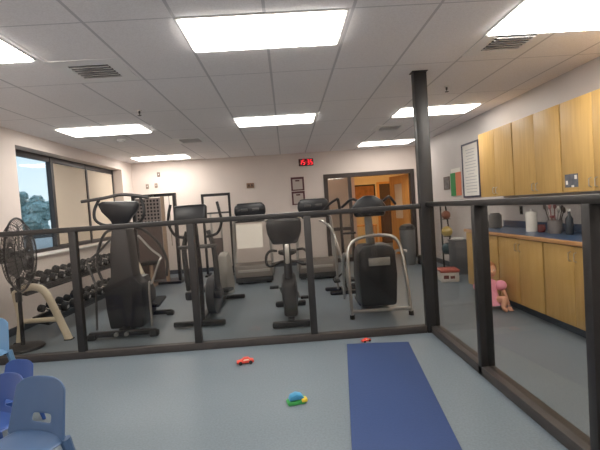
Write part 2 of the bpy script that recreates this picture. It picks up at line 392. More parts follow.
def car(loc, rz, c, label):
    t = thing('parked_car', label, 'car', loc, rz, 'parked cars outside the window')
    prof = [(-2.2, .35), (-2.2, .75), (-2.0, .9), (-1.2, .98), (-.5, 1.42), (1.0, 1.45), (1.75, 1.0), (2.15, .92), (2.2, .4), (2.0, .28), (-2.0, .28)]
    MB().prism(prof, 'y', -.85, .85, .06).build('body', mat('car_'+label.split()[0], c, .25), t)
    for s in (-1, 1): MB().prism([(-1.0, .98), (-.45, 1.34), (.95, 1.37), (1.45, 1.0)], 'y', s*.853, s*.858).build('side_window', mat('car_glass', (40, 52, 62), .1), t)
    for sx in (-1.35, 1.35):
        for s in (-1, 1): MB().lathe([(0, -.1), (.3, -.1), (.33, -.06), (.33, .06), (.3, .1), (0, .1)], (sx, s*.78, .33), (R(90), 0, 0)).build('wheel', rubber, t)
car((-14.5, 24.5, -.3), R(60), (225, 232, 240), 'white parked car outside the window, nearest the mullion')
car((-18.2, 27.5, -.3), R(60), (120, 150, 185), 'blue parked car outside the window, behind the fan')

# ------------------------------------------------------------------ the fence
FY = 4.48
t = thing('play_area_fence', 'dark bronze fence with clear panels running across the room to the left wall', 'fence', (0, FY, 0))
xs = [-3.42, -2.215, -1.01, .205]
hw = .036
for x in xs: MB().bb((x-hw, -.035, .0), (x+hw, .035, 1.323), bev=.004).build('post', bronze, t)
MB().bb((XL+.01, -.035, 1.318), (1.400, .035, 1.37), bev=.006).build('top_rail', bronze, t)
MB().bb((XL+.01, -.04, 0), (1.400, .04, .075), bev=.006).build('bottom_rail', bronze2, t)
ed = [XL+.01]+xs+[1.400]
for a, b in zip(ed, ed[1:]):
    MB().bb((a+(hw if a in xs else 0), -.004, .075), (b-(hw if b in xs else 0), .004, 1.32)).build('clear_panel', cyl_glass, t)
SX = 1.495
t = thing('side_fence', 'dark bronze fence with clear panels running from the tall post along the cabinets', 'fence', (SX, 0, 0))
ys = [3.29, 2.03, .86, -.34]
for y in ys: MB().bb((-.055, y-.03, 0), (.055, y+.03, 1.34), bev=.004).build('post', bronze, t)
MB().bb((-.045, Y0+.01, 1.337), (.045, 4.43, 1.383), bev=.006).build('top_rail', bronze, t)
MB().bb((-.055, Y0+.01, 0), (.055, 4.43, .075), bev=.006).build('bottom_rail', bronze2, t)
ed = [4.43]+ys+[Y0+.01]
for a, b in zip(ed, ed[1:]):
    MB().bb((-.004, b+(.03 if b in ys else 0), .075), (.004, a-(.03 if a in ys else 0), 1.339)).build('clear_panel', cyl_glass, t)
t = thing('corner_post', 'tall square dark post rising from the fence corner to the ceiling', 'post', (1.474, FY, 0))
MB().bb((-.07, -.046, 0), (.064, .05, H-.012), bev=.005).build('shaft', bronze, t)
MB().bb((-.09, -.065, H-.008), (.075, .06, H-.001), bev=.003).build('ceiling_plate', bronze, t)

# ------------------------------------------------------------------ cabinets
upper = None
def cabinet_doors(t, y0, y1, z0, z1, xf, hz, upside):
    """two doors facing -x, hinge at outer edges, meeting in the middle"""
    ym = (y0+y1)/2
    for s, (a, b) in ((-1, (y0+.013, ym-.003)), (1, (ym+.003, y1-.013))):
        d = MB().bb((xf-.02, a, z0), (xf, b, z1), bev=.002).build('door', maple, t)
        hy = ym+s*.04
        MB().tube([(xf-.02, hy, hz-.045), (xf-.045, hy, hz-.035), (xf-.045, hy, hz+.035), (xf-.02, hy, hz+.045)], .005, 6, False).build('handle', silver, d)
UX0, UX1 = 2.95, XR-.005
edges = [6.36, 5.41, 4.455, 3.5, 2.545]
names = ['furthest maple wall cabinet, next to the framed poster', 'second maple wall cabinet from the framed poster',
         'maple wall cabinet with a small grey picture stuck on its door', 'nearest maple wall cabinet, at the right edge of the picture']
for i, nm in enumerate(names):
    y1, y0 = edges[i], edges[i+1]
    t = thing('wall_cabinet', nm, 'cabinet', (0, 0, 0), group='maple wall cabinets')
    MB().bb((UX0, y0+.004, 1.39), (UX1, y1-.004, 2.31)).build('carcass', maple, t)
    MB().bb((UX0-.004, y0+.0045, 1.392), (UX0, y1-.0045, 2.308)).build('shadow_reveal', darkgap, t)
    cabinet_doors(t, y0, y1, 1.385, 2.315, UX0-.004, 1.47, True)
edges = [6.33, 5.36, 4.4, 3.44, 2.48]
names = ['furthest maple base cabinet at the end of the worktop', 'maple base cabinet behind the child in pink, second along',
         'maple base cabinet under the paper towels, third along', 'nearest maple base cabinet, behind the right fence post']
for i, nm in enumerate(names):
    y1, y0 = edges[i], edges[i+1]
    t = thing('base_cabinet', nm, 'cabinet', (0, 0, 0), group='maple base cabinets')
    MB().bb((2.68, y0+.004, .1), (UX1, y1-.004, .888)).build('carcass', maple, t)
    MB().bb((2.676, y0+.0045, .102), (2.68, y1-.0045, .886)).build('shadow_reveal', darkgap, t)
    MB().bb((2.74, y0+.0, .0), (UX1, y1-.0, .1)).build('toe_kick', mat('toe_navy', (52, 62, 76), .6), t)
    cabinet_doors(t, y0, y1, .11, 0.878, 2.676, .78, False)
t = thing('worktop', 'long blue worktop with oak front edge on the base cabinets', 'worktop', (0, 0, 0))
MB().bb((2.655, 2.47, .890), (UX1, 6.35, .930)).build('surface', bluelam, t)
MB().bb((2.635, 2.47, .888), (2.655, 6.35, .9305), bev=.004).bb((2.655, 6.35, .888), (UX1, 6.368, .9305)).build('oak_edge', oakedge, t)
MB().bb((UX1-.02, 2.47, .9305), (UX1, 6.35, 1.02), bev=.003).build('backsplash', bluelam, t)
t = thing('picture_card', 'small grey and white picture stuck on a wall cabinet door', 'picture', (UX0-.0265, 4.3, 1.435))
MB().bb((0, -.1, 0), (.002, .1, .135)).build('card', mat('grey_print', (96, 98, 106), .5, var=.35, scale=18), t)
for a_, c_ in (((-.001, .055, .03), (0, .085, .07)), ((-.001, -.085, .08), (0, -.05, .12)), ((-.001, -.04, .0), (0, .0, .02))): MB().bb(a_, c_).build('white_patch', paper, t)

# worktop items
t = thing('canister', 'grey metal canister on the worktop just right of the first side post', 'canister', (2.98, 6.06, .931))
MB().bb((-.07, -.07, 0), (.07, .07, .2), bev=.02).build('body', grey, t)
MB().bb((-.05, -.05, .2), (.05, .05, .215), bev=.005).build('lid', dgrey, t)
t = thing('paper_towel_roll', 'white paper towel roll standing on the blue worktop', 'paper towel roll', (3.0, 5.18, .931))
MB().lathe([(.02, 0), (.062, 0), (.064, .01), (.064, .23), (.062, .24), (.02, .24), (.02, 0)]).build('roll', paper, t)
MB().lathe([(0, 0), (.018, 0), (.018, .255), (.01, .27), (0, .272)]).build('holder_rod', silver, t)
t = thing('mug', 'small dark red mug beside the paper towel roll', 'mug', (3.0, 4.98, .931))
MB().lathe([(0, 0), (.035, 0), (.04, .01), (.042, .09), (.038, .09), (.036, .012), (0, .01)]).build('cup', mat('dark_red_glaze', (110, 52, 50), .3), t)
MB().tube([(0, -.04, .075), (0, -.07, .065), (0, -.07, .035), (0, -.04, .02)], .006, 6).build('handle', MATS['dark_red_glaze'], t)
crockM = mat('grey_crock', (128, 122, 120), .5, var=.1)
t = thing('utensil_crock', 'grey crock crowded with upright utensils on the worktop', 'crock', (3.0, 4.72, .931))
MB().lathe([(0, 0), (.06, 0), (.075, .05), (.075, .15), (.07, .15), (.068, .05), (0, .02)]).build('pot', crockM, t)
rn = random.Random(3)
for k in range(7):
    a = 2*PI*k/7; d = V(math.cos(a)*.06, math.sin(a)*.07, 0)
    mm = [mat('utensil_dark', (70, 62, 60), .5), mat('utensil_rose', (150, 100, 100), .5), mat('utensil_grey', (150, 148, 145), .4)][k % 3]
    tp = d*1.5+V(0, 0, .26+rn.uniform(0, .08))
    MB().tube([d*.5+V(0, 0, .03), tp], .006, 6, False).ball(tp, .026, (.5, 1, 1.4), 2).build('utensil', mm, t)
t = thing('bottle', 'dark bottle on the worktop right of the utensil crock', 'bottle', (3.02, 4.5, .931))
MB().lathe([(0, 0), (.035, 0), (.037, .01), (.037, .17), (.015, .21), (.014, .25), (0, .25)]).build('body', mat('dark_bottle', (52, 58, 66), .2), t)
MB().lathe([(0, .25), (.017, .25), (.017, .275), (0, .276)]).build('cap', white, t)
t = thing('clear_jar', 'pale jar on the worktop left of the utensil crock', 'jar', (3.06, 4.87, .931))
MB().lathe([(0, 0), (.045, 0), (.045, .15), (.03, .17), (0, .17)]).build('jar_body', mat('pale_jar', (186, 180, 172), .25), t)
MB().lathe([(0, .17), (.034, .17), (.034, .195), (0, .195)]).build('lid', mat('rose_lid', (150, 80, 80), .4), t)
t = thing('radio', 'small black radio at the far end of the worktop', 'radio', (2.9, 6.28-.12+.02, .931))
t.location = (2.86, 6.26, .931)
MB().bb((-.11, -.04, 0), (.11, .05, .1), bev=.012).build('case', black, t)
for s in (-1, 1): MB().lathe([(0, 0), (.032, 0), (.032, .004), (0, .006)], (s*.06, -.04, .05), (R(90), 0, 0)).build('speaker_cone', dgrey, t)
for k, (y, z) in enumerate(((5.88, 1.17), (3.95, 1.17))):
    t = thing('wall_outlet', ['dark wall outlet above the backsplash, near the far end of the worktop', 'dark wall outlet above the nearest part of the worktop'][k], 'outlet', (XR-.001, y, z), group='outlets above the worktop')
    MB().bb((-.006, -.036, -.058), (0, .036, .058), bev=.003).build('cover_plate', dgrey, t)
    for s in (-1, 1): MB().lathe([(0, 0), (.016, 0), (.016, .003), (0, .003)], (-.006, 0, s*.024), (0, R(-90), 0)).build('socket', darkgap, t)

# ------------------------------------------------------------------ right wall pictures, bins
t = thing('framed_poster', 'tall white poster of text in a dark frame beside the wall cabinets', 'poster', (XR-.001, 7.42, 1.42))
MB().bb((-.008, -.31, 0), (0, .31, .9)).build('sheet', paper, t)
b = MB()
for a_, c_ in (((-.02, -.34, -.03), (0, -.31, .93)), ((-.02, .31, -.03), (0, .34, .93)), ((-.02, -.31, -.03), (0, .31, 0)), ((-.02, -.31, .9), (0, .31, .93))): b.bb(a_, c_)
b.build('frame', mat('slate_frame', (70, 72, 92), .5), t)
b = MB(); rn = random.Random(5)
for k in range(15):
    w_ = rn.uniform(.12, .24); b.bb((-.0095, -w_, .06+k*.053), (-.008, w_, .072+k*.053))
b.build('print_lines', mat('faint_print', (190, 188, 192), .8), t)
t = thing('hanging_banner', 'green and orange folder hanging on the right wall', 'folder', (XR-.001, 8.1, 1.44))
MB().bb((-.014, 0, 0), (0, .25, .44)).build('green_half', mat('green_card', (60, 140, 82), .7), t)
MB().bb((-.014, -.23, 0), (0, 0, .44)).build('orange_half', mat('orange_card', (212, 128, 96), .7), t)
MB().bb((-.01, -.2, .44), (0, .22, .52)).build('paper_edge', paper, t)
t = thing('small_picture', 'small dark picture on the right wall, left of the green folder', 'picture', (XR-.001, 8.57, 1.59))
MB().bb((-.008, -.13, 0), (0, .13, .23)).build('print', mat('grey_photo', (120, 116, 116), .6, var=.4, scale=14), t)
MB().bb((-.014, -.15, -.015), (0, -.13, .245)).bb((-.014, .13, -.015), (0, .15, .245)).bb((-.014, -.13, -.015), (0, .13, 0)).bb((-.014, -.13, .23), (0, .13, .245)).build('frame', mat('brown_frame', (110, 92, 84), .5), t)

t = thing('waste_bin', 'dark grey square bin with white liner against the right wall', 'bin', (3.12, 7.8, 0))
binM = mat('bin_grey', (92, 94, 98), .55)
MB().prism([(-.12, -.17), (.12, -.17), (.12, .17), (-.12, .17)], 'z', 0, .6, .015).build('body', binM, t)
MB().bb((-.13, -.18, .6), (.13, .18, .63), bev=.008).build('rim', binM, t)
b = MB().lathe([(0, .62), (.12, .635), (.128, .645), (.1, .66), (.09, .655), (0, .64)], seg=20)
for v in b.bm.verts: v.co += Vector((rn.uniform(-1, 1), rn.uniform(-1, 1), rn.uniform(0, 1)))*.01
b.build('liner', mat('white_bag', (215, 214, 212), .4), t)
t = thing('storage_box', 'white box with red lid on the floor behind the corner post', 'box', (2.68, 7.2, 0), R(-8)); t.scale = (1.2, 1.2, 1.15)
MB().bb((-.12, -.14, 0), (.12, .14, .14), bev=.01).build('body', mat('box_white', (220, 214, 206), .6), t)
MB().bb((-.13, -.15, .14), (.13, .15, .18), bev=.008).build('lid', mat('box_red', (176, 96, 84), .6), t)
MB().bb((-.09, -.142, .05), (-.02, -.14, .1)).bb((.0, -.142, .05), (.06, -.14, .09)).build('printed_mark', mat('box_print', (120, 70, 66), .6), t)
t = thing('ball_rack', 'black leaning ball rack against the right wall beside the bin', 'rack', (3.1, 8.4, 0))
for s in (-1, 1):
    MB().tube([(s*.1+.02, -.1, 0.02), (s*.05, .02, 1.3)], .016, 8, False).build('upright', blackm, t)
MB().bb((-.15, -.2, 0), (.15, .16, .025)).build('base', blackm, t)
for k, (z, m_) in enumerate(((.32, 0), (.66, 0), (1.0, 0))):
    MB().ring((0, -.13, z), .075, .007, 'z', 20).tube([(0, .0, z), (0, -.055, z)], .007, 6, False).build('hoop', blackm, t)
for (z, r_, c_, nm, lb) in ((.42, .115, (58, 80, 88), 'teal_ball', 'dark teal medicine ball, lowest on the ball rack'),
                            (.755, .105, (190, 164, 84), 'yellow_ball', 'yellow medicine ball in the middle of the ball rack'),
                            (1.08, .085, (136, 82, 60), 'brown_ball', 'brown medicine ball, topmost on the ball rack')):
    o = MB().ball((0, 0, 0), r_).build('medicine_ball', mat(nm, c_, .6, bump=.2, scale=50), loc=(3.1, 8.27, z)); tag(o, lb, 'ball', 'medicine balls on the rack')

t = thing('trash_can', 'tall round grey trash can beside the open doorway', 'bin', (2.62, 9.35, 0))
MB().lathe([(0, 0), (.15, 0), (.155, .02), (.17, .74), (.165, .78), (0, .78)]).build('body', mat('can_grey', (120, 122, 124), .4, .3, var=.08), t)
MB().lathe([(0, .9), (.06, .9), (.14, .87), (.178, .8), (.178, .77), (.165, .77)]).build('lid', dgrey, t)
MB().bb((-.07, -.172, .79), (.07, -.15, .85), bev=.005).build('flap', black, t)
o = MB().bb((-.1, -.1, 0), (.1, .1, .2), bev=.03).build('small_box', black, loc=(2.9, 9.25, 0)); tag(o, 'small black box on the floor right of the round trash can', 'box')

# ------------------------------------------------------------------ back wall fittings
t = thing('digital_clock', 'black digital wall clock with red glowing numerals', 'clock', (.55, YB-.001, 2.42))
MB().bb((-.18, -.05, 0), (.18, 0, .17), bev=.008).build('case', mat('clock_case', (28, 18, 20), .3), t)
led = emis('red_led', (255, 40, 55), 1.6)
SEG = {'1': 'bc', '5': 'afgcd', '3': 'abgcd'}
def digit(b, x, ch):
    w_, h_, q = .042, .11, .009; zz = .03
    P_ = {'a': ((x, zz+h_), (w_, q)), 'g': ((x, zz+h_/2), (w_, q)), 'd': ((x, zz), (w_, q)),
          'f': ((x-w_/2, zz+h_*.75), (q, h_*.45)), 'b': ((x+w_/2, zz+h_*.75), (q, h_*.45)),
          'e': ((x-w_/2, zz+h_*.25), (q, h_*.45)), 'c': ((x+w_/2, zz+h_*.25), (q, h_*.45))}
    for k in SEG[ch]:
        (u, z), (a, c) = P_[k]; b.box((u, -.052, z), (a, .004, c))
for x, ch in ((-.135, '1'), (-.058, '5'), (.052, '3'), (.13, '5')): b = MB(); digit(b, x, ch); b.build('numeral', led, t)
for z in (.065, .105): MB().box((-.004, -.052, z), (.011, .004, .012)).build('colon_dot', led, t)
for k, z in enumerate((1.84, 1.495)):
    t = thing('wall_notice', ['white notice in dark red frame on the back wall, upper of two', 'white notice in dark red frame on the back wall, lower of two'][k], 'notice', (.31, YB-.001, z), group='framed notices on the back wall')
    fr = mat('maroon_frame', (92, 52, 56), .5)
    MB().bb((-.12, -.01, .02), (.12, 0, .27)).build('sheet', mat('notice_paper', (196, 184, 178), .8), t)
    MB().bb((-.16, -.02, -.01), (-.12, 0, .32)).bb((.12, -.02, -.01), (.16, 0, .32)).bb((-.12, -.02, -.01), (.12, 0, .02)).bb((-.12, -.02, .27), (.12, 0, .32)).build('frame', fr, t)
    MB().bb((-.05, -.013, .215), (.05, -.01, .25)).build('heading_mark', fr, t)
t = thing('thermostat', 'small brown wall box between the two treadmill consoles', 'thermostat', (-.84, YB-.001, 2.03))
MB().bb((-.09, -.03, -.06), (.09, 0, .06), bev=.006).build('cover', mat('tan_box', (150, 118, 96), .6), t)
MB().bb((-.06, -.033, -.02), (-.01, -.03, .03)).bb((.02, -.033, -.02), (.06, -.03, .03)).build('display', mat('box_dark', (84, 62, 52), .5), t)
for k, (x, z, c_) in enumerate(((-3.03, 2.44, (120, 100, 92)), (-3.32, 2.17, (150, 132, 120)), (-3.11, 2.18, (150, 132, 120)))):
    t = thing('wall_switch', ['small dark sensor high on the back wall at the left', 'leftmost small switch plate on the back wall', 'small switch plate on the back wall below the sensor'][k], 'switch', (x, YB-.001, z), group='small plates on the back wall')
    MB().bb((-.035, -.012, -.055), (.035, 0, .055), bev=.004).build('plate', mat('plate%d' % k, c_, .6), t)
    MB().bb((-.008, -.018, -.015), (.008, -.012, .015)).build('toggle', white, t)

# ------------------------------------------------------------------ dumbbell rack
t = thing('dumbbell_rack', 'cream two-tier dumbbell rack along the wall under the window', 'rack', (-3.05, 5.25, 0))
L_ = 3.1
for y in (0, L_):
    b = MB().tube([(.3, y, .0), (.17, y, .35), (.06, y, .6), (-.06, y, .67), (-.2, y, .655), (-.3, y, .6)], .044, 12)
    b.tube([(-.3, y, .62), (-.26, y, .3), (-.3, y, 0)], .038, 12)
    b.build('end_frame', cream, t)
    MB().tube([(-.24, y, .26), (.18, y, .26)], .03, 10, False).build('cross_brace', cream, t)
    for x in (.3, -.3): MB().bb((x-.045, y-.045, 0), (x+.045, y+.045, .012)).build('foot_pad', rubber, t)
tiers = ((-.25, .635, .4, 'upper'), (-.02, .26, .36, 'lower'))
for (x, z, d, nm) in tiers:
    for s in (-1, 1): MB().box((x+s*.08, L_/2, z+s*-.02), (.035, L_, .05)).build('shelf_rail', blackm, t)
    MB().box((x, L_/2, z-.035), (.2, L_, .02), (0, R(14), 0)).build('shelf_tray', blackm, t)
def make_dumbbell(label, grp):
    o = thing('dumbbell', label, 'dumbbell', group=grp)
    MB().tube([(-.06, 0, 0), (.06, 0, 0)], .015, 8, False).build('handle', chrome, o)
    for s in (-1, 1):
        MB().lathe([(0, 0), (.05, 0), (.06, .012), (.06, .06), (.05, .072), (0, .072)], (s*.06, 0, 0), (0, R(90)*s, 0), 14).build('weight_head', rubber, o)
        MB().lathe([(0, .0725), (.026, .0725), (.022, .077), (0, .077)], (s*.06, 0, 0), (0, R(90)*s, 0), 12).build('end_cap', silver, o)
    return o
proto = None
side = ['nearest the fan', 'second from the fan', 'third from the fan', 'fourth from the fan', 'fifth from the fan', 'sixth from the fan', 'seventh from the fan', 'eighth from the fan',
        'ninth from the fan', 'tenth from the fan', 'eleventh from the fan', 'twelfth from the fan', 'thirteenth from the fan', 'at the far end']
for ti, (x, z, d, nm) in enumerate(tiers):
    n_ = 14
    for k in range(n_):
        lab = 'black dumbbell on the %s rack tier, %s' % (nm, side[k]); grp = 'dumbbells on the %s tier' % nm
        loc = (-3.05+x, 5.25+.2+k*(L_-.4)/(n_-1), z+.095)
        if proto is None: proto = make_dumbbell(lab, grp); o = proto; o.location = loc
        else: o = dup(proto, lab, loc, group=grp)
        sc = .78+.32*((k*5) % 7)/7; o.scale = (1, sc, sc); o.location.z = z+.035+.06*sc; o.rotation_euler = (0, R(14), 0)

# ------------------------------------------------------------------ pedestal fan
t = thing('pedestal_fan', 'large black wire-caged pedestal fan behind the fence at the left edge', 'fan', (-3.14, 4.985, 0))
MB().lathe([(0, 0), (.215, 0), (.225, .015), (.215, .03), (.06, .05), (0, .05)], seg=32).build('base', blackm, t)
MB().tube([(0, 0, .04), (0, .02, .95)], .022, 12, False).build('pole', blackm, t)
MB().lathe([(0, .55), (.034, .55), (.034, .66), (0, .66)]).build('height_collar', black, t)
fc = V(0, 0, 1.09)
fr_ = (0, 0, R(103))
Mf = Euler(fr_).to_matrix()
b = MB()
for yy, rr_ in ((-.1, .12), (-.095, .24), (-.07, .34), (-.0, .42), (.06, .35), (.085, .22), (.09, .12)):
    b.ring(fc+Mf @ V(0, yy-.05, 0), rr_, .005 if rr_ < .42 else .012, 'y', 40, 6, rot=fr_)
for k in range(48):
    a = 2*PI*k/48; pts = []
    for yy, rr_ in ((-.1, .05), (-.1, .12), (-.095, .24), (-.07, .34), (0, .42), (.06, .35), (.085, .22), (.09, .1)):
        pts.append(fc+Mf @ V(rr_*math.cos(a), yy-.05, rr_*math.sin(a)))
    b.tube(pts, .0034, 5, False)
b.build('wire_cage', blackm, t)
b = MB()
for k in range(3):
    M_ = Matrix.Translation(fc+Mf @ V(0, -.05, 0)) @ Mf.to_4x4() @ Matrix.Rotation(2*PI*k/3, 4, 'Y')
    M2 = M_ @ Matrix.Rotation(R(24), 4, 'Z')
    b.prism([(-.05, .05), (-.12, .2), (-.1, .34), (.04, .36), (.1, .22), (.05, .05)], 'y', -.003, .003, 0, M2)
b.build('blades', dgrey, t)
MB().lathe([(0, -.12), (.06, -.12), (.06, -.09), (.045, -.08), (.045, .02), (.085, .03), (.09, .17), (.06, .2), (0, .2)], fc, (R(-90), 0, R(103))).build('motor', black, t)

# ------------------------------------------------------------------ machines
def console(t, c, w_, h_, d_, tilt=-20, m=black, screen=True):
    o = MB().box(c, (w_, d_, h_), (R(tilt), 0, 0), bev=min(d_, h_)*.35, seg=3).build('console', m, t)
    return o
# --- climbing elliptical at the left
t = thing('arc_trainer', 'tall black cross trainer with grey arms behind the left fence panels', 'exercise machine', (-2.05, 5.55, 0))
MB().box((0, -.42, .06), (.8, .07, .07), bev=.02).box((0, .62, .05), (.62, .07, .07), bev=.02).bb((-.05, -.42, .03), (.05, .62, .11), bev=.01).build('base_frame', blackm, t)
for sx in (-.37, .37): MB().box((sx, -.42, .035), (.1, .1, .07), bev=.015).build('foot_pad', rubber, t)
for sx in (-.28, .28): MB().box((sx, .62, .03), (.1, .1, .06), bev=.015).build('foot_pad', rubber, t)
MB().prism([(-.2, .08), (.2, .08), (.23, .3), (.22, .6), (.13, .7), (.11, 1.05), (.09, 1.3), (-.09, 1.3), (-.13, 1.05), (-.15, .7), (-.24, .6), (-.23, .3)], 'y', -.3, -.02, .025).build('shroud', black, t)
MB().prism([(-.02, .1), (.5, .1), (.55, .4), (.3, .66), (-.02, .66)], 'x', -.13, .13, .03).build('rear_shroud', mat('charcoal_plastic', (62, 60, 62), .45), t)
for s in (-.06, .06): MB().lathe([(0, 0), (.025, 0), (.025, .03), (0, .03)], (s, -.46, .06), (R(90), 0, 0), 14).build('transport_wheel', silver, t)
MB().prism([(-.09, 1.34), (.07, 1.34), (.12, 1.42), (.2, 1.5), (.24, 1.58), (.22, 1.63), (-.2, 1.65), (-.26, 1.62), (-.22, 1.52), (-.13, 1.42)], 'y', -.24, -.14, .025).build('console', mat('console_black', (24, 25, 30), .35), t)
MB().tube([(0, -.14, 1.28), (0, -.14, 1.44)], .05, 12, False).build('neck', black, t)
MB().tube([(-.46, -.2, 1.665), (-.2, -.2, 1.69), (.02, -.2, 1.72), (.2, -.2, 1.7), (.36, -.2, 1.665)], .02, 10).build('top_bar', dgrey, t)
for s in (-1, 1):
    MB().tube([(s*.06, -.14, 1.36), (s*.2, -.2, 1.36), (s*.29, -.24, 1.43), (s*.3, -.22, 1.55), (s*.25, -.18, 1.68)], .018, 10).build('handlebar', blackm, t)
    a = MB().tube([(s*.12, -.05, 1.3), (s*.24, -.1, 1.26), (s*.38, .0, 1.08), (s*.45, .05, .85), (s*.42, .1, .64)], .018, 10).build('moving_arm', dgrey, t)
    MB().tube([(s*.16, -.1, 1.2), (s*.33, -.16, 1.02), (s*.45, -.2, .92), (s*.43, -.22, .86), (s*.34, -.27, .62), (s*.32, -.32, .6), (s*.33, -.36, .1)], .014, 10).build('side_rail', silver if s > 0 else dgrey, t)
    MB().box((s*.2, .35, .26), (.14, .38, .04), (R(8), 0, 0), bev=.015).build('pedal', rubber, t)
    MB().tube([(s*.2, .5, .24), (s*.22, .3, .22), (s*.17, -.05, .35)], .018, 8).build('pedal_arm', dgrey, t)

# --- elliptical
t = thing('elliptical_trainer', 'dark elliptical trainer with grey side cover behind the second fence post', 'exercise machine', (-1.15, 6.1, 0), R(-3))
MB().box((0, -.72, .045), (.66, .07, .07), bev=.02).box((.14, .85, .045), (.4, .07, .07), bev=.02).bb((-.045, -.72, .03), (.045, .85, .1), bev=.01).build('base_frame', blackm, t)
MB().tube([(0, -.66, .08), (0, -.6, .7), (-.02, -.58, 1.32)], (.06, .045), 12).build('column', blackm, t)
console(t, (-.04, -.62, 1.43), .42, .22, .1, -12, mat('console_black', (24, 25, 30), .35))
MB().box((-.03, -.58, 1.33), (.3, .1, .04), bev=.015).build('tray', black, t)
# oval flywheel housing
MB().lathe([(0, -.07), (.2, -.07), (.26, -.05), (.26, .05), (.2, .07), (0, .07)], (.08, -.2, .3), (0, R(90), 0), 32, ).build('flywheel_housing', mat('charcoal_plastic', (62, 60, 62), .45), t)
MB().prism([(.2, .2), (.75, .12), (.8, .3), (.65, .7), (.5, .82), (.3, .78), (.22, .5)], 'x', .06, .2, .03).build('side_cover', mat('side_cover_grey', (132, 128, 122), .5), t)
for s in (-1, 1):
    MB().tube([(s*.13, -.56, 1.12), (s*.27, -.56, 1.16), (s*.34, -.58, 1.3), (s*.33, -.6, 1.42), (s*.3, -.58, 1.56)], .018, 10).build('grip', blackm, t)
    MB().tube([(s*.14, -.5, 1.2), (s*.19, -.5, 1.0), (s*.2, -.46, .75), (s*.19, -.42, .42)], (.028, .04), 10).build('moving_arm', dgrey, t)
    MB().box((s*.19, -.38, .34), (.12, .14, .12), bev=.03).build('arm_joint', black, t)
    MB().box((s*.2, .1, .3), (.15, .36, .05), (R(-6), 0, 0), bev=.02).build('pedal', rubber, t)
    MB().tube([(s*.19, -.38, .33), (s*.18, .1, .28), (s*.12, .55, .4)], .02, 8).build('pedal_arm', dgrey, t)
MB().box((0, -.56, 1.0), (.5, .06, .05), bev=.02).build('cross_brace', dgrey, t)
t2 = t
# --- upright bike
t = thing('exercise_bike', 'upright exercise bike with silver stripe on its black post, centre behind the fence', 'exercise bike', (-.03, 5.53, 0))
MB().box((0, -.5, .045), (.46, .08, .08), bev=.025).box((0, .6, .045), (.44, .08, .08), bev=.025).bb((-.04, -.5, .03), (.04, .6, .1), bev=.01).build('base_frame', blackm, t)
MB().prism([(-.42, .1), (.3, .1), (.34, .35), (.2, .56), (-.25, .62), (-.4, .5)], 'x', -.085, .085, .04).build('body_shroud', mat('charcoal_plastic', (62, 60, 62), .45), t)
for s in (-1, 1): MB().lathe([(0, 0), (.15, 0), (.15, .008), (.11, .016), (0, .018)], (s*.086, -.08, .34), (0, R(90)*s, 0), 28).build('crank_cover', dgrey, t)
MB().tube([(0, -.3, .55), (0, -.26, .8), (0, -.22, 1.06)], (.055, .045), 12).build('post', black, t)
MB().box((0, -.31, .86), (.055, .05, .24), (R(-8), 0, 0), bev=.012).build('stripe_cover', silver, t)
MB().prism([(-.17, .98), (.13, .98), (.19, 1.12), (.2, 1.24), (.17, 1.3), (-.21, 1.3), (-.24, 1.24), (-.23, 1.12)], 'y', -.3, -.2, .025).build('console', mat('console_black', (24, 25, 30), .35), t)
MB().tube([(-.24, -.25, 1.27), (-.18, -.27, 1.315), (-.02, -.27, 1.33), (.13, -.27, 1.315), (.2, -.25, 1.27)], .017, 8).build('console_rim', silver, t)
MB().tube([(-.2, -.2, .73), (0, -.22, .76), (.2, -.2, .73)], .02, 10).build('cross_handle', blackm, t)
for s in (-1, 1):
    MB().tube([(s*.08, -.22, .76), (s*.2, -.3, .72), (s*.255, -.36, .76), (s*.25, -.36, .86), (s*.2, -.32, .91), (s*.13, -.25, .9)], .016, 10).build('handlebar', blackm, t)
    c_ = MB().tube([(s*.1, -.08, .34), (s*.12, -.08+s*.12, .34-s*.1)], .014, 8, False).build('crank', silver, t)
    MB().box((s*.19, -.08+s*.12, .34-s*.1), (.11, .09, .03), bev=.008).build('pedal', rubber, t)
MB().tube([(0, .14, .5), (0, .2, .8)], .024, 10, False).build('seat_post', silver, t)
MB().prism([(-.13, .13), (-.07, .18), (.07, .18), (.13, .13), (.1, 0), (.04, -.14), (-.04, -.14), (-.1, 0)], 'z', 0, .06, .02, Matrix.Translation((0, .22, .79))).build('saddle', rubber, t)
# --- stair climber with silver arch rails
t = thing('stair_climber', 'black step machine with silver arched handrails near the doorway', 'exercise machine', (1.1, 5.55, 0))
MB().tube([(-.38, -.35, .03), (-.385, -.3, .45), (-.37, -.22, .8), (-.3, -.18, .93), (-.17, -.17, .985), (0, -.17, 1.0), (.17, -.17, .985), (.26, -.18, .93), (.31, -.22, .78), (.33, -.3, .45), (.35, -.35, .03)], .021, 12).build('arch_rail', silver, t)
MB().tube([(-.375, -.35, .09), (.35, -.35, .09)], .021, 10, False).build('front_rail', silver, t)
for s in (-1, 1):
    MB().lathe([(0, 0), (.03, 0), (.03, .05), (0, .05)], ((-.382, 0, .35)[s+1], -.35, 0)).build('rail_foot', rubber, t)
    MB().tube([(s*.37, -.2, .78), (s*.36, .3, .72), (s*.34, .6, .45), (s*.34, .68, .03)], .02, 10).build('side_rail', silver, t)
    MB().box((s*.16, .42, .28), (.16, .34, .05), (R(-10), 0, 0), bev=.015).build('pedal', rubber, t)
    MB().tube([(s*.16, .3, .26), (s*.14, .1, .34)], .02, 8, False).build('pedal_arm', dgrey, t)
    MB().tube([(s*.1, -.04, 1.38), (s*.2, -.04, 1.46), (s*.26, .02, 1.47), (s*.36, .16, 1.38)], .018, 10).build('handlebar', blackm, t)
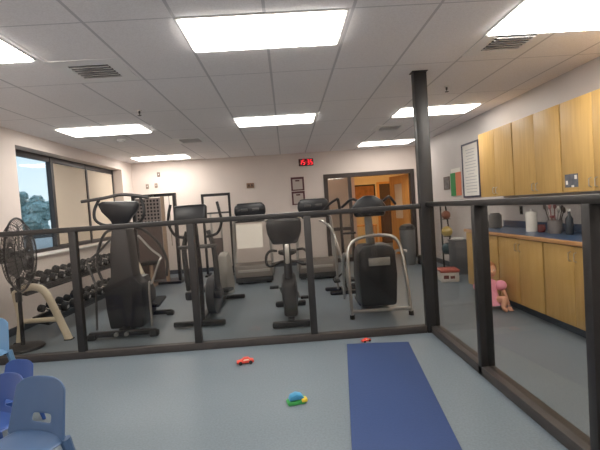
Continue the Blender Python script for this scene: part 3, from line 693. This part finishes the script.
MB().prism([(-.24, .1), (.22, .1), (.25, .5), (.235, .8), (.18, .88), (-.18, .88), (-.235, .8), (-.255, .5)], 'y', -.22, .2, .04).build('shroud', mat('shroud_black', (34, 34, 37), .4), t)
MB().box((.02, -.225, .67), (.27, .012, .1), bev=.004).build('name_plate', mat('plate_silver', (150, 148, 142), .4, .4), t)
MB().bb((-.2, .18, .03), (.2, .62, .09), bev=.01).build('base_frame', blackm, t)
MB().tube([(-.03, .02, .85), (-.06, -.04, 1.3)], (.06, .045), 14, False).build('column', mat('column_grey', (128, 128, 126), .4, .3), t)
MB().prism([(-.23, 1.24), (.15, 1.24), (.18, 1.36), (.12, 1.45), (.02, 1.51), (-.1, 1.51), (-.2, 1.45), (-.27, 1.36)], 'y', -.12, -.03, .025).build('console', mat('console_black', (24, 25, 30), .35), t)
MB().box((-.04, -.125, 1.35), (.12, .01, .03), bev=.004).build('console_badge', dgrey, t)

# --- treadmills
def treadmill(label, loc, rz=0):
    t = thing('treadmill', label, 'treadmill', loc, rz, 'treadmills by the back wall')
    MB().bb((-.36, .35, .08), (-.27, 1.75, .17), bev=.015).build('side_deck', dgrey, t)
    MB().bb((.27, .35, .08), (.36, 1.75, .17), bev=.015).build('side_deck', dgrey, t)
    MB().bb((-.27, .35, .1), (.27, 1.75, .145), bev=.01).build('belt', rubber, t)
    MB().prism([(-.1, .05), (.42, .05), (.42, .16), (.3, .34), (.05, .42), (-.08, .36), (-.12, .2)], 'x', -.36, .36, .03).build('motor_hood', mat('hood_taupe', (106, 98, 92), .45), t)
    MB().box((0, -.1, .09), (.72, .08, .1), bev=.02).build('front_bumper', rubber, t)
    MB().box((0, -.112, .26), (.62, .02, .05), bev=.008).build('hood_stripe', mat('stripe_grey', (150, 146, 140), .4), t)
    for s in (-1, 1):
        MB().bb((s*.3-.05, 1.66, 0), (s*.3+.05, 1.74, .08)).bb((s*.28-.05, -.02, 0), (s*.28+.05, .1, .06)).build('foot', rubber, t)
        MB().tube([(s*.37, .12, .15), (s*.36, .1, .7), (s*.33, .06, 1.16), (s*.26, .04, 1.26)], .028, 12).build('upright', silver, t)
        MB().tube([(s*.33, .06, 1.14), (s*.35, .3, 1.13), (s*.36, .6, 1.05), (s*.37, .62, .7), (s*.37, .5, .17)], .02, 10).build('handrail', silver, t)
    MB().tube([(-.3, .05, 1.22), (.3, .05, 1.22)], .026, 10, False).build('cross_tube', blackm, t)
    MB().prism([(-.27, 1.3), (.27, 1.3), (.31, 1.38), (.3, 1.5), (.24, 1.57), (-.24, 1.57), (-.3, 1.5), (-.31, 1.38)], 'y', -.04, .08, .035).build('console', mat('console_black', (24, 25, 30), .35), t)
    for s in (-1, 1): MB().box((s*.11, -.045, 1.44), (.13, .012, .05), bev=.012).build('vent_slot', dgrey, t)
    MB().box((0, -.02, 1.26), (.44, .1, .1), bev=.02).build('console_neck', black, t)
    return t
tA = treadmill('treadmill with a white towel hanging under its console', (-.71, 8.35, 0), R(3))
tB = treadmill('treadmill beside the doorway sidelight without a towel', (.52, 8.35, 0), R(-2))
b = MB(); n_ = 10
b.bb((-.25, -.012, 0), (.25, -.002, .46))
o = b.build('towel', mat('towel_white', (246, 240, 230), .9, var=.03, scale=60, bump=.3), loc=(-.745, 8.28, .7), rot=(R(-5), 0, R(3)))
tag(o, 'white towel hanging from the front of the left treadmill', 'towel')
# tall dark climber pole between treadmill and doorway
t = thing('vertical_climber', 'black tall-armed climber with bent silver tubes beside the right treadmill', 'exercise machine', (.85, 7.0, 0))
MB().tube([(-.28, .15, 1.3), (-.12, .08, 1.45), (-.0, .0, 1.52)], .02, 8).tube([(0, 0, 1.52), (.03, .02, 1.3), (.04, .04, .2), (.04, .04, .06)], .024, 10, False).build('mast', blackm, t)
MB().tube([(.02, .02, .94), (.26, .0, .94)], .018, 8, False).build('cross_arm', blackm, t)
MB().tube([(-.1, -.1, .05), (-.1, -.1, .7), (-.13, -.05, 1.0), (-.25, 0, 1.15), (-.32, .05, 1.18)], .02, 10).build('bent_tube', silver, t)
MB().tube([(.06, -.3, .05), (-.02, -.28, .5), (-.12, -.2, .95), (-.2, -.1, 1.12)], .02, 10).build('bent_tube', silver, t)
MB().box((0, .05, .03), (.6, .08, .06), bev=.02).box((0, -.3, .03), (.5, .07, .06), bev=.02).bb((-.04, -.3, .0), (.04, .05, .06)).build('base_frame', blackm, t)
for s in (-1, 1): MB().box((s*.12, -.12, .2), (.1, .26, .04), bev=.01).tube([(s*.12, 0, .2), (0.03, .04, .3)], .015, 6, False).build('pedal', rubber, t)

# --- weight stack machine
tan = mat('tan_steel', (172, 146, 124), .5)
t = thing('weight_machine', 'tall weight stack machine with perforated shroud in the back left corner', 'exercise machine', (-2.8, 9.1, 0))
MB().bb((-.42, -.05, 0), (-.36, .05, 1.9)).bb((.43, -.05, 0), (.49, .05, 1.9)).bb((-.36, -.05, 1.84), (.43, .05, 1.9)).bb((-.42, -.12, 0), (.49, .4, .05)).build('frame', blackm, t)
MB().bb((-.34, -.04, .1), (.16, 0, 1.24)).build('lower_shroud', mat('brown_shroud', (98, 84, 80), .5), t)
g = MB().bb((-.34, -.02, 1.28), (.16, 0, 1.82)).build('perforated_shroud', mat('taupe_grille', (140, 128, 124), .5), t)
for i in range(7):
    for j in range(7): MB().box((-.305+i*.069, -.023, 1.325+j*.073), (.036, .006, .042)).build('perforation', darkgap, g)
MB().bb((.18, -.06, .05), (.24, .02, 1.84)).build('side_post', tan, t)
MB().bb((-.08, -.05, 1.84), (.06, -.045, 1.875)).build('label_plate', paper, t)
b = MB()
for k in range(12): b.bb((-.2, .03, .12+k*.05), (.12, .14, .163+k*.05))
b.build('weight_plates', rubber, t)
MB().tube([(-.36, -.1, 1.6), (-.5, -.25, 1.45), (-.48, -.35, 1.2)], .018, 8).build('pull_bar', blackm, t)
MB().tube([(.36, -.05, 1.84), (.36, -.06, .8)], .006, 6, False).build('cable', blackm, t)
MB().box((-.02, -.36, .5), (.3, .34, .07), bev=.025).build('seat_pad', rubber, t)
MB().tube([(-.02, -.36, .47), (-.02, -.36, .04), ], .035, 8, False).bb((-.06, -.5, 0), (.02, 0, .05)).build('seat_post', tan, t)

t = thing('cable_tower', 'open dark metal frame standing against the back wall left of the treadmills', 'exercise frame', (-1.58, 9.75, 0))
for s in (-1, 1): MB().bb((s*.3-.025, -.03, 0), (s*.3+.025, .03, 1.86)).build('upright', blackm, t)
MB().bb((-.275, -.03, 1.8), (.275, .03, 1.86)).build('top_bar', blackm, t)
MB().bb((-.275, -.02, 1.4), (.275, .02, 1.44)).build('cross_bar', dgrey, t)
MB().bb((-.33, -.2, 0), (-.27, .3, .04)).bb((.27, -.2, 0), (.33, .3, .04)).build('floor_foot', blackm, t)
MB().bb((-.16, -.05, 0), (-.12, 0, 1.4)).bb((.06, -.05, .0), (.1, 0, 1.4)).build('guide_rod', silver, t)
MB().box((-.03, -.03, .5), (.24, .08, .7), bev=.01).build('weight_block', mat('brown_shroud', (98, 84, 80), .5), t)

# ------------------------------------------------------------------ toddler
def skinned(name, joints, edges_, m, parent, sub=2, root=0):
    me = bpy.data.meshes.new(name); me.from_pydata([j[0] for j in joints], edges_, []); me.materials.append(m)
    o = bpy.data.objects.new(name, me); C.objects.link(o); o.parent = parent
    sk = o.modifiers.new('skin', 'SKIN'); sk.use_smooth_shade = True
    sv = me.skin_vertices[0].data if me.skin_vertices else None
    if sv is None:
        bm = bmesh.new(); bm.from_mesh(me); bm.verts.layers.skin.verify(); bm.to_mesh(me); bm.free(); sv = me.skin_vertices[0].data
    for i, j in enumerate(joints):
        r_ = j[1]; sv[i].radius = (r_, r_) if not isinstance(r_, tuple) else r_; sv[i].use_root = (i == root)
    s2 = o.modifiers.new('sub', 'SUBSURF'); s2.levels = sub; s2.render_levels = sub
    return o
kid = thing('person', 'small child in a pink dress crouching on the floor behind the side fence post', 'person', (2.445, 5.2, 0), R(-6)); kid.scale = (.96, .96, .97)
J = [((0, .05, .12), .075), ((0, .02, .22), .07), ((0, 0, .31), .065), ((0, -.01, .37), .03), ((0, -.015, .42), .035),
     ((-.08, 0, .335), .034), ((-.15, -.02, .25), .026), ((-.165, -.08, .14), .021), ((-.17, -.12, .05), .016),
     ((.08, 0, .335), .034), ((.16, -.02, .25), .026), ((.18, -.08, .14), .021), ((.195, -.12, .05), .016),
     ((-.06, .02, .1), .055), ((-.13, -.16, .16), .045), ((-.11, -.15, .05), .034), ((-.11, -.17, .03), .026), ((-.115, -.24, .022), .02),
     ((.06, .02, .1), .055), ((.13, -.16, .16), .045), ((.11, -.15, .05), .034), ((.11, -.17, .03), .026), ((.115, -.24, .022), .02)]
E_ = [(0, 1), (1, 2), (2, 3), (3, 4), (2, 5), (5, 6), (6, 7), (7, 8), (2, 9), (9, 10), (10, 11), (11, 12), (0, 13), (13, 14), (14, 15), (15, 16), (16, 17), (0, 18), (18, 19), (19, 20), (20, 21), (21, 22)]
skinned('body', J, E_, skin, kid)
hd = MB().ball((0, -.02, .5), .088, (.92, 1, 1.12), 4)
for v in hd.bm.verts:
    x, y, z = v.co.x, v.co.y+.02, v.co.z-.5
    if y < -.03:
        v.co.y -= .018*math.exp(-((x/.014)**2+((z+.012)/.016)**2))   # nose
        for s in (-1, 1): v.co.y += .008*math.exp(-(((x-s*.032)/.014)**2+((z-.01)/.01)**2))
        v.co.y += .005*math.exp(-((x/.022)**2+((z+.045)/.006)**2))
h_ = hd.build('head', skin, kid)
for s in (-1, 1):
    MB().ball((s*.031, -.094, .51), .011, sub=2).build('eye', mat('eye_white', (235, 232, 228), .2), h_)
    MB().ball((s*.031, -.1035, .51), .0055, sub=2).build('iris', darkgap, h_)
    MB().ball((s*.083, -.01, .495), .017, (.45, .8, 1.2), 2).build('ear', skin, h_)
MB().tube([(-.02, -.105, .456), (0, -.109, .452), (.02, -.105, .456)], .0035, 6).build('lips', mat('lips', (200, 110, 105), .5), h_)
hb = MB().ball((0, -.005, .515), .094, (.97, 1.02, 1.08), 4)
dl = [v for v in hb.bm.verts if (v.co.y < -.05 and v.co.z < .565) or v.co.z < .45 or (v.co.y < -.02 and v.co.z < .49)]
bmesh.ops.delete(hb.bm, geom=dl, context='VERTS')
hb.build('hair', hair, kid)
for s, hx in ((-1, -.17), (1, .195)):
    for k in range(4):
        a = (k-1.5)*.009; L = (.03, .035, .033, .026)[k]
        MB().tube([(hx+a, -.12, .045), (hx+a*1.4, -.145, .02), (hx+a*1.7, -.145-L, .0075)], (.0075, .0055), 8).build('finger', skin, kid)
    MB().tube([(hx-s*.012, -.115, .045), (hx-s*.032, -.13, .025), (hx-s*.036, -.145, .009)], (.008, .006), 8).build('thumb', skin, kid)
dr_ = MB().lathe([(.04, .385), (.075, .365), (.09, .33), (.086, .26), (.095, .2), (.125, .12), (.145, .06), (.14, .06), (.118, .12), (.085, .2)], (0, .01, 0), seg=36, sc=(1.05, .85, 1))
for v in dr_.bm.verts:
    if v.co.z < .2:
        a = math.atan2(v.co.y, v.co.x); k_ = 1+.06*math.sin(a*12)*(.2-v.co.z)/.17; v.co.x *= k_; v.co.y *= k_
dr_.build('dress', pink, kid)
for s in (-1, 1): MB().ball((s*.135, -.015, .3), .068, (1.1, .95, .95), 3).build('puff_sleeve', pink, kid)

# ------------------------------------------------------------------ mat and toys
o = MB().bb((-.305, -2.9, 0), (.305, 0, .018), bev=.006).build('exercise_mat', mat('navy_mat', (37, 61, 108), .7, var=.05, scale=60, bump=.15), loc=(.815, 4.2, 0), rot=(0, 0, R(-7.2)))
tag(o, 'long navy blue exercise mat lying on the floor', 'mat')
def toy_car(label, loc, rz, L, c):
    t = thing('toy_car', label, 'toy car', loc, rz, 'red toy cars on the floor'); k = L/.15
    M_ = Matrix.Diagonal((k, k, k, 1))
    MB().prism([(-.075, .012), (-.075, .03), (-.03, .036), (-.012, .052), (.03, .052), (.045, .036), (.075, .032), (.075, .012)], 'y', -.032, .032, .004, M_).build('body', c, t)
    MB().prism([(-.022, .036), (-.009, .048), (.027, .048), (.038, .036)], 'y', -.0325, .0325, 0, M_).build('windows', mat('toy_window', (236, 214, 190), .3), t)
    for x in (-.045, .045):
        for s in (-1, 1): MB().lathe([(0, -.007*k), (.016*k, -.007*k), (.016*k, .007*k), (0, .007*k)], (x*k, s*.034*k, .016*k), (R(90), 0, 0), 16).build('wheel', rubber, t)
toy_car('red toy car on the open floor at the left, near the bottom rail', (-.48, 3.95, 0), R(10), .155, mat('toy_red', (214, 74, 58), .4))
toy_car('red toy car on the floor beside the top edge of the blue mat', (.72, 4.31, 0), R(25), .1, redm)
t = thing('toy_boat', 'small toy with blue dome, green base and yellow nose on the floor', 'toy', (-.02, 3.06, 0), R(12))
MB().prism([(-.07, .0), (-.075, .025), (.06, .032), (.075, .022), (.05, .0)], 'y', -.04, .04, .006).build('green_hull', mat('toy_green', (56, 150, 76), .4), t)
MB().prism([(-.06, .03), (-.045, .062), (-.005, .075), (.035, .062), (.055, .034)], 'y', -.034, .034, .008).build('blue_dome', mat('toy_blue', (64, 140, 180), .4), t)
MB().box((.05, -.02, .026), (.045, .05, .026), bev=.008).build('yellow_nose', mat('toy_yellow', (225, 196, 60), .4), t)

# ------------------------------------------------------------------ nursery chairs
def make_chair(label, m, loc, rz):
    t = thing('nursery_chair', label, 'chair', loc, rz, 'blue plastic nursery chairs')
    def shell(name, fn, nu, nv, hole=None):
        bm = bmesh.new(); g = [[bm.verts.new(fn(i/nu*2-1, j/nv)) for i in range(nu+1)] for j in range(nv+1)]
        for j in range(nv):
            for i in range(nu):
                if hole and hole(i, j): continue
                bm.faces.new((g[j][i], g[j][i+1], g[j+1][i+1], g[j+1][i]))
        me = bpy.data.meshes.new(name); bm.to_mesh(me); bm.free(); me.materials.append(m)
        me.polygons.foreach_set('use_smooth', [True]*len(me.polygons))
        o = bpy.data.objects.new(name, me); C.objects.link(o); o.parent = t
        s = o.modifiers.new('sol', 'SOLIDIFY'); s.thickness = .009; s.offset = 0
        s = o.modifiers.new('sub', 'SUBSURF'); s.levels = 2; s.render_levels = 2
        return o
    def back(u, v):
        w_ = .168-.026*v; e = 1-.16*(max(0, v-.85)/.15)**2
        return V(u*w_*e, .13+.055*v-.028*u*u, .27+.245*v-(.016*u**4 if v > .9 else 0))
    shell('backrest', back, 12, 14, lambda i, j: 4 <= i <= 7 and 3 <= j <= 4)
    def seat(u, v):
        w_ = .165-.008*v
        z = .285-.014*math.sin(v*PI)*(1-u*u)-.02*max(0, (.2-v))/.2-.022*abs(u)**5
        return V(u*w_, -.16+.3*v, z)
    shell('seat', seat, 12, 10)
    for sx in (-1, 1):
        for y, yy in ((-.11, -.155), (.12, .17)):
            MB().tube([(sx*.15, y, .272), (sx*.185, yy, .0)], (.024, .015), 10, False).build('leg', m, t)
    return t
for lab, m_, loc, rz, sc in (
        ('steel blue plastic nursery chair at bottom left, nearest and fully seen', blueA, (-1.42, 2.1, 0), -20, 1.18),
        ('royal blue nursery chair at the left edge beside the steel blue one', blueB, (-1.83, 2.5, 0), -28, 1.0),
        ('royal blue nursery chair behind the steel blue chair, closest to the fence', blueB, (-2.06, 3.03, 0), -15, .85),
        ('royal blue nursery chair farthest left, mostly cut off', blueB, (-2.42, 3.2, 0), -25, .85),
        ('pale steel blue nursery chair by the fence at the left edge', mat('pale_blue_plastic', (92, 130, 165), .35), (-2.74, 3.72, 0), -5, 1.17)):
    c_ = make_chair(lab, m_, loc, R(rz)); c_.scale = (sc, sc, sc)
